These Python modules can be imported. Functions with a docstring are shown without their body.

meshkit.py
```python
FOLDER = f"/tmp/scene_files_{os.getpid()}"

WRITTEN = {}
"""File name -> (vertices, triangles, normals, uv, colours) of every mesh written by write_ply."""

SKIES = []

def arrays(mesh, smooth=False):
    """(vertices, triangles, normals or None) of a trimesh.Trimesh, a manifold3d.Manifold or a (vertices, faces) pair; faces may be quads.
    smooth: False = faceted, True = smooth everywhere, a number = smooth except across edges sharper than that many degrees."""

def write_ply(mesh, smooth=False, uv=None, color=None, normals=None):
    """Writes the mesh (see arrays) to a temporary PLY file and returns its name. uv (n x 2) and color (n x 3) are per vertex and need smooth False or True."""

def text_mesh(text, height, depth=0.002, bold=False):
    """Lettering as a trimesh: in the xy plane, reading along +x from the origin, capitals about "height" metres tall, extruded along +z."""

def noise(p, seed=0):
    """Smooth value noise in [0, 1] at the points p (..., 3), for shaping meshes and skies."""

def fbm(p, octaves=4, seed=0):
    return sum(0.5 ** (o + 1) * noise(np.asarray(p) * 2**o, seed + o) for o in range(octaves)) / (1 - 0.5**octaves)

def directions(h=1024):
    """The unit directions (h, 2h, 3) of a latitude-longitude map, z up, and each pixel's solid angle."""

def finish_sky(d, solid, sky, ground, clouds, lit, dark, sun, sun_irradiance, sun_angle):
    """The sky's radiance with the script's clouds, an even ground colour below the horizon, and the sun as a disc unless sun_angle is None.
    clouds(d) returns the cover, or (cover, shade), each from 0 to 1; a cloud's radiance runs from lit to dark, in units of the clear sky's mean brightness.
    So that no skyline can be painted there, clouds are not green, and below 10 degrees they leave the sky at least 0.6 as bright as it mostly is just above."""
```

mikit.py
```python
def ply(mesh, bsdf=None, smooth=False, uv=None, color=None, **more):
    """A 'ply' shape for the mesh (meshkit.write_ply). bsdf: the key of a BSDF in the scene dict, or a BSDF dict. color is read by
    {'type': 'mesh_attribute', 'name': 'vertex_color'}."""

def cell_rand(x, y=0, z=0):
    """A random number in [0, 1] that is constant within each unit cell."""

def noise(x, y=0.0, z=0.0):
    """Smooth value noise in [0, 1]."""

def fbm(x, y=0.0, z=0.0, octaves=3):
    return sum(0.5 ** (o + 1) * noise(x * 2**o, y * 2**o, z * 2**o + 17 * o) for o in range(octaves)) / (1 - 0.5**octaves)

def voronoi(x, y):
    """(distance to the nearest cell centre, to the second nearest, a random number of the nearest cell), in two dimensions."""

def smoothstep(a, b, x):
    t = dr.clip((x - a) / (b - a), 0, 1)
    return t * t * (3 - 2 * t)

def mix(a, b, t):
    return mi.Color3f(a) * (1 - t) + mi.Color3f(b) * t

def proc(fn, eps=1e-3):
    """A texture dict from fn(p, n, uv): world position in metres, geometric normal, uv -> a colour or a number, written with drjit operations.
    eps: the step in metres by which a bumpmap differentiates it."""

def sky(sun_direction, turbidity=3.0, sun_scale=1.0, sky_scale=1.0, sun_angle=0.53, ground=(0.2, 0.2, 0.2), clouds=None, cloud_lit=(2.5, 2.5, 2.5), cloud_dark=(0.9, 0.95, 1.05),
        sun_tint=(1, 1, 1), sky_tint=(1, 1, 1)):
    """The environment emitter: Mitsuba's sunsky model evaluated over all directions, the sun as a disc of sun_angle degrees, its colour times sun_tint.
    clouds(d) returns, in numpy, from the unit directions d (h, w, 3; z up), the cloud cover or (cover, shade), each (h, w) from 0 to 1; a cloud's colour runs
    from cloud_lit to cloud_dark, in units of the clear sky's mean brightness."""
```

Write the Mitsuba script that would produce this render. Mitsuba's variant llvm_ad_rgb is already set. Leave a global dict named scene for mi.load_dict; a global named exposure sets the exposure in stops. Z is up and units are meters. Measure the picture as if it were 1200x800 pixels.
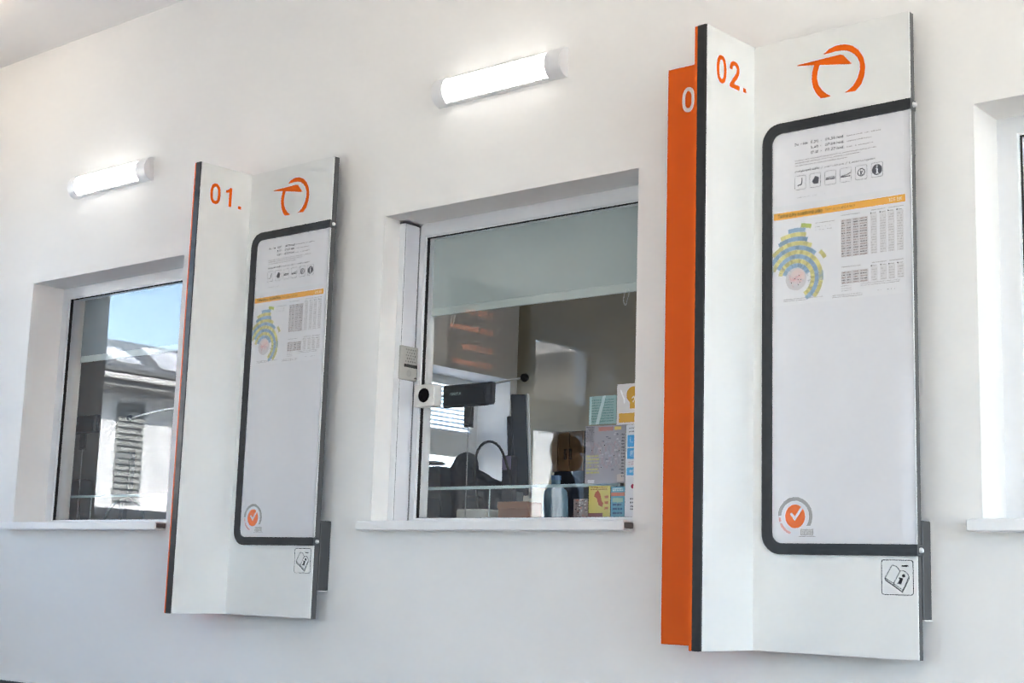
import math, random
import numpy as np, trimesh, drjit as dr, mitsuba as mi, mikit
import manifold3d as m3
import shapely
from shapely.geometry import Polygon, LineString, Point, box as rect
from shapely.ops import unary_union
from shapely import affinity
from meshkit import text_mesh

random.seed(7); rng = np.random.default_rng(7)
T = mi.ScalarTransform4f
scene, labels = {}, {}

# ---------------------------------------------------------------- camera, sky, exposure
EYE = np.array([0.0, -4.0, 0.64])
RIGHT, DOWN, FWD = (np.array(v) for v in ([0.77082, 0.63630, 0.03077], [-0.08142, 0.14630, -0.98588], [-0.63182, 0.75744, 0.16458]))
FOCAL_PX = 1683.2
scene['camera'] = {'type': 'perspective', 'fov': math.degrees(2 * math.atan(600 / FOCAL_PX)), 'fov_axis': 'x', 'near_clip': 0.05, 'far_clip': 500.0,
                   'to_world': T().look_at(origin=EYE.tolist(), target=(EYE + FWD).tolist(), up=(-DOWN).tolist())}
exposure = -0.27
SUN = (0.70, 0.42, 0.55)
scene['sky'] = mikit.sky(SUN, turbidity=3.0, sun_scale=48.0, sky_scale=38.0, ground=(0.35, 0.34, 0.32), sky_tint=(1.02, 1.0, 0.99), sun_tint=(0.86, 1.0, 1.28))
HALL_LAMP, OFFICE_LAMP = 9.0, 14.0
LAMP = 9.0          # radiance of the wall lamps' diffusers

# ---------------------------------------------------------------- materials (few, shared; small things carry their colour per vertex)
def rgb(*c): return {'type': 'rgb', 'value': list(c)}
VC = {'type': 'mesh_attribute', 'name': 'vertex_color'}
def two(d): return {'type': 'twosided', 'bsdf': d}
def plaster_height(p, n, uv): return mikit.fbm(p.x * 60, p.y * 60, p.z * 60, 3) + 0.6 * mikit.fbm(p.x * 9, p.y * 9, p.z * 9, 2)
def plaster_tone(p, n, uv): return mikit.mix((0.79, 0.785, 0.775), (0.83, 0.825, 0.815), mikit.fbm(p.x * 2.3, p.y * 2.3, p.z * 2.3, 3))
scene['m_wall'] = {'type': 'bumpmap', 'arbitrary': mikit.proc(plaster_height, 2e-3), 'scale': 0.0011, 'bsdf': {'type': 'diffuse', 'reflectance': mikit.proc(plaster_tone)}}
scene['m_matte'] = two({'type': 'diffuse', 'reflectance': VC})
scene['m_plastic'] = two({'type': 'principled', 'base_color': VC, 'roughness': 0.35, 'specular': 0.5})
scene['m_satin'] = two({'type': 'principled', 'base_color': VC, 'roughness': 0.5, 'specular': 0.2})
scene['m_metal'] = two({'type': 'principled', 'base_color': VC, 'roughness': 0.3, 'metallic': 0.9})
scene['m_glass'] = {'type': 'thindielectric', 'int_ior': 1.58}
scene['m_cover'] = {'type': 'thindielectric', 'int_ior': 1.49}
def tile_tone(p, n, uv):
    gx, gy = p.x / 0.45, p.y / 0.45
    jx, jy = dr.abs(gx - dr.floor(gx) - 0.5), dr.abs(gy - dr.floor(gy) - 0.5)
    c = mikit.mix((0.24, 0.23, 0.215), (0.31, 0.30, 0.28), 0.5 * mikit.cell_rand(dr.floor(gx), dr.floor(gy)) + 0.5 * mikit.fbm(p.x * 14, p.y * 14, 0, 3))
    return dr.select(dr.maximum(jx, jy) > 0.494, mi.Color3f(0.2, 0.2, 0.19), c)
scene['m_floor'] = two({'type': 'principled', 'base_color': mikit.proc(tile_tone), 'roughness': 0.3, 'specular': 0.5})
def paving(p, n, uv): return mikit.mix((0.36, 0.35, 0.33), (0.46, 0.45, 0.43), mikit.fbm(p.x * 1.3, p.y * 1.3, 0, 4))
scene['m_paving'] = two({'type': 'diffuse', 'reflectance': mikit.proc(paving)})

WHITE, PVC, BLACK, DARK = (0.80, 0.80, 0.79), (0.78, 0.79, 0.81), (0.012, 0.013, 0.016), (0.05, 0.055, 0.06)
ORANGE, INK = (0.72, 0.11, 0.006), (0.03, 0.03, 0.035)

# ---------------------------------------------------------------- helpers
def taken(key): return any(k == key or k.startswith(key + '__') for k in scene)
def numbered(key):
    if not taken(key): return key
    i = 1
    while taken(f'{key}_{i:03d}'): i += 1
    return f'{key}_{i:03d}'
def note(key, label=None, cat=None, group=None, kind=None):
    d = labels.setdefault(key, {})
    for k, v in (('label', label), ('category', cat), ('group', group), ('kind', kind)):
        if v: d[k] = v
    return key
PLACE = {}
def add(name, mesh, m='m_satin', c=WHITE, parent=None, smooth=False, label=None, **more):
    """One entry of the scene: a thing, or the part NAME of PARENT."""
    key = numbered(f'{parent}__{name}' if parent else name)
    if smooth and smooth is not True:
        mesh = trimesh.graph.smooth_shade(trimesh.Trimesh(mesh.vertices, mesh.faces), angle=math.radians(smooth), facet_minarea=None)
        smooth = True
    colour = None
    if m in ('m_matte', 'm_plastic', 'm_satin', 'm_metal'):
        colour = c if isinstance(c, np.ndarray) else np.tile(np.array(c, float), (len(mesh.vertices), 1))
    root = (parent or name).split('__')[0]
    if root in PLACE: more['to_world'] = PLACE[root]
    scene[key] = mikit.ply(mesh, m, smooth, color=colour, **more)
    if label: note(key, label)
    return key
def struct(name, mesh, m='m_satin', c=WHITE, **k):
    key = add(name, mesh, m, c, **k); note(key, kind='structure'); return key
def thing(name, label, cat, group=None, at=None):
    key = numbered(name)
    if at is not None: PLACE[key] = at
    note(key, label, cat, group); return key
def join(*ms):
    flat = []
    for x in ms: flat += list(x) if isinstance(x, (list, tuple)) else [x]
    return trimesh.util.concatenate(flat)
def bx(x0, x1, y0, y1, z0, z1, b=0.0):
    lo, hi = np.minimum([x0, y0, z0], [x1, y1, z1]), np.maximum([x0, y0, z0], [x1, y1, z1])
    if b <= 0:
        m = trimesh.creation.box(extents=hi - lo); m.apply_translation((lo + hi) / 2); return m
    pts = []
    for ax in range(3):
        l, h = lo + b, hi - b
        l[ax], h[ax] = lo[ax], hi[ax]
        pts += [(x, y, z) for x in (l[0], h[0]) for y in (l[1], h[1]) for z in (l[2], h[2])]
    return trimesh.convex.convex_hull(np.array(pts))
def polys(s): return [g for g in getattr(s, 'geoms', [s]) if g.geom_type == 'Polygon' and g.area > 1e-9]
def flat(s, depth): return join([trimesh.creation.extrude_polygon(g, depth, engine='earcut') for g in polys(s)])
def front(mesh, y=0.0, x=0.0, z=0.0):
    """(u, v, w) -> (x, z, -y): a thing drawn flat that faces the hall."""
    m = mesh.copy(); v = m.vertices
    m.vertices = np.stack([v[:, 0] + x, y - v[:, 2], v[:, 1] + z], 1); return m
def east(mesh, x=0.0, y=0.0, z=0.0):
    """(u, v, w) -> (y, z, x): drawn flat, facing +x."""
    m = mesh.copy(); v = m.vertices
    m.vertices = np.stack([v[:, 2] + x, v[:, 0] + y, v[:, 1] + z], 1); return m
def rrect(x0, y0, x1, y1, r, n=6): return rect(x0 + r, y0 + r, x1 - r, y1 - r).buffer(r, quad_segs=n)
def tube(pts, r, n=10):
    pts = np.array(pts, float); out = []
    t = np.gradient(pts, axis=0); t /= np.linalg.norm(t, axis=1, keepdims=True)
    a = np.cross(t[0], [0.3, 0.2, 0.93]); a /= np.linalg.norm(a)
    rings = []
    rr = np.broadcast_to(r, len(pts))
    for p, d, q in zip(pts, t, rr):
        a = a - d * (a @ d); a /= np.linalg.norm(a); b = np.cross(d, a)
        th = np.arange(n) * 2 * np.pi / n
        rings.append(p + q * (np.cos(th)[:, None] * a + np.sin(th)[:, None] * b))
    v = np.vstack(rings + [pts[:1], pts[-1:]]); f = []; N = len(pts)
    for i in range(N - 1):
        for k in range(n):
            p, q = i * n + k, i * n + (k + 1) % n
            f += [(p, q, q + n), (p, q + n, p + n)]
    for k in range(n):
        f += [(N * n, (k + 1) % n, k), (N * n + 1, (N - 1) * n + k, (N - 1) * n + (k + 1) % n)]
    return trimesh.Trimesh(v, f, process=False)
def curve(pts, n=24):
    from scipy.interpolate import CubicSpline
    pts = np.array(pts, float); s = np.r_[0, np.cumsum(np.linalg.norm(np.diff(pts, axis=0), axis=1))]
    return CubicSpline(s, pts)(np.linspace(0, s[-1], n))
def lathe(profile, n=28, x=0, y=0, z=0):
    m = trimesh.creation.revolve(np.array(profile, float), sections=n); m.apply_translation([x, y, z]); return m
def txt(s, h, width=None, depth=0.0005, bold=False, x=0, y=0, align='l'):
    m = text_mesh(s, h, depth, bold); b = m.bounds
    if width: m.apply_scale([width / (b[1, 0] - b[0, 0]), 1, 1]); b = m.bounds
    dx = {'l': -b[0, 0], 'c': -(b[0, 0] + b[1, 0]) / 2, 'r': -b[1, 0]}[align]
    m.apply_translation([x + dx, y, 0]); return m
def dashes(x0, x1, y, h, word=(0.4, 2.2), gap=0.45, fill=1.0):
    """A line of unreadably small print: words of unequal length."""
    out, x = [], x0
    while x < x1:
        w = min(h * rng.uniform(*word) * 1.2, x1 - x)
        if rng.random() < fill: out.append(rect(x, y, x + w, y + h))
        x += w + h * gap
    return out
def colours(pairs):
    """Meshes with a colour each -> (one mesh, its vertex colours)."""
    m = join([a for a, _ in pairs])
    return m, np.vstack([np.tile(np.array(c, float), (len(a.vertices), 1)) for a, c in pairs])
def hull(a, ra, b, rb):
    s = [m3.Manifold.sphere(r, 24).translate(list(map(float, p))) for p, r in ((a, ra), (b, rb))]
    return m3.Manifold.batch_hull(s)
def blob(bones, edge=0.012, it=12):
    m = m3.Manifold()
    for a, ra, b, rb in bones: m = m + hull(a, ra, b, rb)
    q = m.refine_to_length(edge).to_mesh()
    t = trimesh.Trimesh(q.vert_properties[:, :3], q.tri_verts)
    return trimesh.smoothing.filter_taubin(t, iterations=it)

# ---------------------------------------------------------------- the setting
CEIL, XL, XR, YB, YO = 3.352, -7.30, 3.6, -7.6, 4.83      # ceiling, end walls, hall's opposite wall, office's back wall
THICK, SILL, HEAD, WIDE = 0.32, 0.85, 2.079, 1.242
WINX = (-6.562, -4.026, -1.582)                             # left edge of each ticket window
holes = [rect(x, SILL - 0.03, x + WIDE, HEAD) for x in WINX]
w = rect(XL - 0.45, -0.05, XR + 0.3, CEIL)
for h in holes: w = w.difference(h)
struct('wall_front', front(flat(w, THICK), THICK), 'm_wall')
# end wall of hall and office in one: opening A by the corner, glazed door B, the office's window
A0, A1, AZ0, AZ1 = -2.5, -0.57, 0.95, 3.0
B0, B1, BZ = -5.79, -4.52, 2.74
O0, O1, OZ0, OZ1 = 3.25, 4.75, 1.02, 2.23
w = rect(YB - 0.3, -0.05, YO + 0.3, CEIL)
for h in (rect(A0, AZ0, A1, AZ1), rect(B0, 0, B1, BZ), rect(O0, OZ0, O1, OZ1)): w = w.difference(h)
struct('wall_left', east(flat(w, 0.45), XL - 0.45), 'm_wall')
w = rect(YB - 0.3, -0.05, YO + 0.3, CEIL).difference(rect(-6.4, 0.0, -1.3, 3.05)).difference(rect(1.2, 0.9, 4.6, 2.4))
struct('wall_right', east(flat(w, 0.3), XR), 'm_wall')
w = rect(XL - 0.45, -0.05, XR + 0.3, CEIL).difference(rect(-5.2, 0.95, -3.3, 2.6))
struct('wall_hall_back', front(flat(w, 0.3), YB), 'm_wall')
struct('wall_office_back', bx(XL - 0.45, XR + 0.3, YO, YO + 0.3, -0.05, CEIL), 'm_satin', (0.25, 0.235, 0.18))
struct('floor', bx(XL - 0.45, XR + 0.3, YB - 0.3, YO + 0.3, -0.05, 0.0), 'm_floor')
struct('ceiling', bx(XL - 0.45, XR + 0.3, YB - 0.3, YO + 0.3, CEIL, CEIL + 0.25), 'm_wall')
sk = struct('baseboard_front', bx(XL, XR, -0.012, 0, 0, 0.086), 'm_plastic', (0.055, 0.058, 0.06))
add('sealant', bx(XL, XR, -0.010, 0, 0.086, 0.092), 'm_satin', (0.75, 0.75, 0.74), sk)

# ticket windows 1-3
def ring(x0, z0, x1, z1, x2, z2, x3, z3): return rect(x0, z0, x1, z1).difference(rect(x2, z2, x3, z3))
for i, x in enumerate(WINX):
    n = f'window_{i + 1}'
    note(n, kind='structure')
    gx0, gx1, gz0, gz1 = x + 0.066, x + WIDE - 0.066, SILL + 0.022, 2.022
    PLACE.pop(n, None)
    fr = front(flat(ring(x, SILL - 0.03, x + WIDE, HEAD + 0.004, gx0 + 0.004, gz0 + 0.004, gx1 - 0.004, gz1 - 0.004), 0.06), 0.24)
    bead = front(flat(ring(gx0 - 0.012, gz0 - 0.012, gx1 + 0.012, gz1 + 0.012, gx0 - 0.001, gz0 - 0.001, gx1 + 0.001, gz1 + 0.001), 0.008), 0.181)
    add('frame', join(fr, bead), 'm_plastic', PVC, n)
    add('gasket', front(flat(ring(gx0 - 0.002, gz0 - 0.002, gx1 + 0.002, gz1 + 0.002, gx0 + 0.005, gz0 + 0.005, gx1 - 0.005, gz1 - 0.005), 0.016), 0.198), 'm_satin', (0.015, 0.015, 0.017), n)
    add('pane', front(trimesh.Trimesh([(gx0, gz0, 0), (gx1, gz0, 0), (gx1, gz1, 0), (gx0, gz1, 0)], [(0, 1, 2), (0, 2, 3)]), 0.20), 'm_glass', parent=n)
    s = add('sill', bx(x - 0.028, x + WIDE - (0.0 if i < 2 else -0.02), -0.056, 0.18, SILL - 0.033, SILL + 0.004, 0.004), 'm_plastic', (0.80, 0.80, 0.80), n)
    if i < 2:
        add('end_clip', join(bx(x + WIDE - 0.002, x + WIDE + 0.004, -0.05, -0.002, SILL - 0.024, SILL - 0.004, 0.001), bx(x + WIDE + 0.003, x + WIDE + 0.007, -0.045, -0.012, SILL - 0.017, SILL - 0.011)), 'm_satin', (0.12, 0.11, 0.11), s)
# cable channel beside window 2
cx = WINX[1]
ch = add('cable_channel', bx(cx + 0.0, cx + 0.028, 0.09, 0.185, SILL, 2.068, 0.0015), 'm_plastic', PVC, 'window_2')
add('joint', bx(cx + 0.0265, cx + 0.0286, 0.0955, 0.0985, SILL, 2.066), 'm_matte', (0.30, 0.30, 0.31), 'window_2')
add('joint', bx(cx + 0.0295, cx + 0.0315, 0.174, 0.1795, SILL, 2.066), 'm_matte', (0.24, 0.24, 0.25), 'window_2')
add('top_joint', bx(cx, cx + 0.03, 0.089, 0.18, 2.067, 2.073), 'm_matte', (0.06, 0.06, 0.06), 'window_2')
add('channel_lid', bx(cx + 0.027, cx + 0.030, 0.098, 0.18, SILL + 0.004, 2.064, 0.001), 'm_plastic', (0.76, 0.77, 0.81), 'window_2')

# openings of the end wall, seen only as reflections in the ticket windows
def leaf(n, name, y0, y1, z0, z1, x, wdt=0.075, dep=0.06, parent=None, c=(0.75, 0.75, 0.74)):
    f = add(name, east(flat(rect(y0, z0, y1, z1).difference(rect(y0 + wdt, z0 + wdt, y1 - wdt, z1 - wdt)), dep), x), 'm_plastic', c, n)
    add('pane', east(trimesh.Trimesh([(y0 + wdt, z0 + wdt, 0), (y1 - wdt, z0 + wdt, 0), (y1 - wdt, z1 - wdt, 0), (y0 + wdt, z1 - wdt, 0)], [(0, 1, 2), (0, 2, 3)]), x + dep / 2), 'm_cover', parent=f)
note('window_4', kind='structure'); leaf('window_4', 'frame', A0, A1, AZ0, AZ1, XL - 0.36, 0.06)
note('door_1', kind='structure')
for nm, z0, z1, b, t in (('transom', 2.04, BZ, 0.14, 0.06), ('leaf', 0.0, 2.04, 0.12, 0.13)):
    g = rect(B0 + 0.10, z0 + b, B1 - 0.45, z1 - t)
    f = add(nm, east(flat(rect(B0, z0, B1, z1).difference(g), 0.06), XL - 0.31), 'm_plastic', (0.75, 0.75, 0.74), 'door_1')
    x0, y0, x1, y1 = g.bounds
    add('pane', east(trimesh.Trimesh([(x0, y0, 0), (x1, y0, 0), (x1, y1, 0), (x0, y1, 0)], [(0, 1, 2), (0, 2, 3)]), XL - 0.28), 'm_cover', parent=f)
add('handle', join(bx(XL - 0.25, XL - 0.20, -4.60, -4.58, 1.04, 1.06), bx(XL - 0.21, XL - 0.19, -4.72, -4.58, 1.04, 1.06, 0.003)), 'm_metal', (0.7, 0.7, 0.7), 'door_1')
note('window_5', kind='structure')
struct_f = add('frame', east(flat(rect(O0, OZ0, O1, OZ1).difference(rect(O0 + 0.08, OZ0 + 0.08, O1 - 0.09, 1.60)).difference(rect(O0 + 0.08, 1.81, O1 - 0.09, OZ1 - 0.06)), 0.06), XL - 0.40), 'm_plastic', (0.8, 0.8, 0.78), 'window_5')
for z0, z1 in ((OZ0 + 0.08, 1.60), (1.81, OZ1 - 0.06)):
    add('pane', east(trimesh.Trimesh([(O0 + 0.08, z0, 0), (O1 - 0.09, z0, 0), (O1 - 0.09, z1, 0), (O0 + 0.08, z1, 0)], [(0, 1, 2), (0, 2, 3)]), XL - 0.38), 'm_cover', parent='window_5')
add('sill', bx(XL - 0.34, XL + 0.06, O0 - 0.03, O1 + 0.03, OZ0 - 0.03, OZ0 + 0.002, 0.004), 'm_plastic', (0.8, 0.8, 0.78), 'window_5')
# mullions of the open entrance at the hall's far end (behind the viewer)
note('door_2', kind='structure')
for y in (-6.4, -5.0, -3.65, -1.35): add('post', bx(XR + 0.1, XR + 0.16, y, y + 0.05, 0, 3.05), 'm_plastic', (0.6, 0.6, 0.6), 'door_2')
add('head_rail', bx(XR + 0.1, XR + 0.16, -6.4, -1.3, 3.0, 3.05), 'm_plastic', (0.6, 0.6, 0.6), 'door_2')

# ---------------------------------------------------------------- wall lamps
emit_c = (1.0, 0.97, 0.92)
def lamp(dx, label):
    k = thing('wall_lamp', label, 'lamp', 'tubular wall lamps in a row above the windows', T().translate([dx, 0, 0]))
    x0, x1, zc = -3.745, -3.108, 2.535
    def prof(hw, y0, dep, n=14, flatb=0.008):
        a = np.linspace(0, math.pi, n)
        return Polygon([(-y0, -hw)] + [(-y0 - flatb - dep * math.sin(t), -hw * math.cos(t)) for t in a] + [(-y0, hw)])
    def run(p, xa, xb):      # profile (depth, height) swept along x
        m = trimesh.creation.extrude_polygon(p, xb - xa, engine='earcut'); v = m.vertices
        m.vertices = np.stack([v[:, 2] + xa, v[:, 0], v[:, 1] + zc], 1); m.fix_normals(); return m
    base = Polygon([(0, -0.056), (-0.016, -0.056), (-0.022, -0.051), (-0.022, 0.051), (-0.016, 0.056), (0, 0.056)])
    add('housing', run(base, x0 + 0.01, x1 - 0.01), 'm_plastic', (0.82, 0.82, 0.82), k)
    d = add('diffuser', run(prof(0.0475, 0.012, 0.036, 20), x0 + 0.055, x1 - 0.070), 'm_plastic', (0.9, 0.9, 0.9), k, smooth=40)
    scene[d]['emitter'] = {'type': 'area', 'radiance': rgb(*(LAMP * c for c in emit_c))}
    for xa, xb in ((x0, x0 + 0.056), (x1 - 0.071, x1)):
        add('end_cap', run(prof(0.0565, 0.0, 0.048, 20), xa, xb), 'm_plastic', (0.82, 0.82, 0.83), k, smooth=40)
def ceiling_lamp(x, y, label, rad, drop=0.0):
    k = thing('ceiling_lamp', label, 'lamp')
    add('housing', bx(x - 0.62, x + 0.62, y - 0.05, y + 0.05, CEIL - 0.045, CEIL, 0.004), 'm_plastic', (0.8, 0.8, 0.8), k)
    for s in ((-0.57, 0.57) if drop else ()): add('hanger', tube([(x + s, y, CEIL - 0.04), (x + s, y, CEIL - drop - 0.075)], 0.008, 8), 'm_plastic', (0.8, 0.8, 0.8), k)
    d = add('diffuser', tube([(x - 0.58, y, CEIL - 0.075 - drop), (x + 0.58, y, CEIL - 0.075 - drop)], 0.03, 14), 'm_plastic', (0.9, 0.9, 0.9), k, smooth=40)
    scene[d]['emitter'] = {'type': 'area', 'radiance': rgb(*(rad * c for c in (1.0, 0.80, 0.56)))}
for x, t in ((-3.4, 'before the middle window'), (-0.5, 'before the right window'), (2.0, 'near the entrance')): ceiling_lamp(x, -1.5, 'tube lamp on the hall ceiling ' + t + ', above the photo', HALL_LAMP)
ceiling_lamp(-6.66, -0.72, 'tube lamp hung below the hall ceiling at the left end, above the photo', HALL_LAMP * 0.95, 0.05)
ceiling_lamp(-5.6, 2.9, 'tube lamp on the office ceiling', OFFICE_LAMP)
lamp(0.0, 'lit white wall lamp above the middle ticket window')
lamp(-2.496, 'lit white wall lamp on the left above the far ticket window')
lamp(2.496, 'lit white wall lamp above the right ticket window, above the upper edge of the photo')

# ---------------------------------------------------------------- information boards (drawn as board 2, board 1 is moved)
PX0, PX1, PZ0, PZ1, PY = -2.274, -1.740, 0.455, 2.380, -0.088     # panel; PY is its face
FE = -0.353                                                    # the flap's front edge
INNER = Polygon([])
def U(pts): return [(a - 2.0, b + 2.2) for a, b in pts]
HOOK = U([(-0.025, 0.103), (-0.005, 0.116), (0.02, 0.122), (0.048, 0.12), (0.073, 0.11), (0.094, 0.092), (0.11, 0.065), (0.116, 0.035), (0.113, 0.006), (0.102, -0.021), (0.083, -0.039), (0.071, -0.038), (0.047, -0.037), (0.062, -0.03), (0.077, -0.019), (0.091, 0.002), (0.099, 0.027), (0.098, 0.05), (0.089, 0.07), (0.075, 0.086), (0.057, 0.097), (0.039, 0.102), (0.014, 0.104), (-0.008, 0.102)])
BEAK = U([(-0.116, 0.086), (0.032, 0.09), (0.042, 0.086), (0.071, 0.052), (0.057, 0.053), (-0.039, 0.071), (-0.116, 0.084)])
TAIL = U([(-0.057, 0.074), (-0.039, 0.071), (-0.046, 0.048), (-0.048, 0.028), (-0.043, 0.006), (-0.03, -0.014), (-0.015, -0.029), (-0.001, -0.038), (-0.012, -0.04), (-0.035, -0.039), (-0.049, -0.023), (-0.061, 0.001), (-0.066, 0.029), (-0.064, 0.052)])
FZ0, FZ1, FXL, FB = 0.746, 2.102, -2.238, 0.033                    # display frame: outer bottom, top, left, bar width
outer = unary_union([rrect(FXL, FZ0, PX1 - 0.1, FZ1, 0.062, 10), rect(-2.0, FZ0, PX1 + 0.004, FZ1)])
inner = unary_union([rrect(FXL + FB, FZ0 + FB, PX1 - 0.1, FZ1 - FB, 0.034, 10), rect(-2.0, FZ0 + FB, PX1 + 0.05, FZ1 - FB)])
window = inner.intersection(rect(-3, 0, PX1, 3))

# info pictogram
def Q(x, y): return (-1.85 + (x - 93) / 280 * 0.098, 0.735 - (y - 405) / 298 * 0.1)
def line(pts, wd): return LineString([Q(*p) for p in pts]).buffer(wd / 2, cap_style='round')
pict = [rrect(-1.85, 0.635, -1.752, 0.735, 0.008).difference(rrect(-1.8481, 0.6369, -1.7539, 0.7331, 0.0065)),
        line([(190, 450), (228, 462), (258, 500), (200, 605), (125, 560), (190, 450)], 0.0016), line([(258, 500), (288, 497), (318, 515), (335, 545), (280, 660), (200, 605)], 0.0016),
        line([(125, 560), (131, 580), (200, 624), (276, 677), (280, 660)], 0.0028), line([(276, 677), (334, 566), (335, 545)], 0.0016), line([(200, 605), (200, 624)], 0.0016),
        Point(Q(287, 540)).buffer(0.0048), Polygon([Q(*p) for p in ((246, 552), (283, 562), (266, 608), (276, 616), (230, 604), (240, 598), (254, 566), (244, 562))]),
        Polygon([Q(*p) for p in ((273, 450), (308, 450), (308, 446), (334, 456), (308, 466), (308, 462), (273, 462))])]
# certification sticker
sc = (-2.127, 0.860)
circ = affinity.scale(Point(sc).buffer(0.0335, 24), 1.0, 1.06)
check = LineString([(-2.139, 0.866), (-2.128, 0.853), (-2.104, 0.886)]).buffer(0.0042, cap_style='square', join_style='mitre')
arch = Point(sc).buffer(0.058, 32).difference(Point(sc).buffer(0.047, 32)).difference(rect(-2.2, 0.7, sc[0] - 0.02, 0.862)).difference(rect(-2.2, 0.7, -2.0, 0.832))
redarc = Point(sc).buffer(0.056, 32).difference(Point(sc).buffer(0.049, 32)).intersection(Polygon([sc, (-2.25, 0.852), (-2.25, 0.78), (-2.152, 0.78)])).difference(LineString([sc, (-2.22, 0.825)]).buffer(0.003))
base = [rect(-2.109, 0.803, -2.066, 0.822)]

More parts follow.
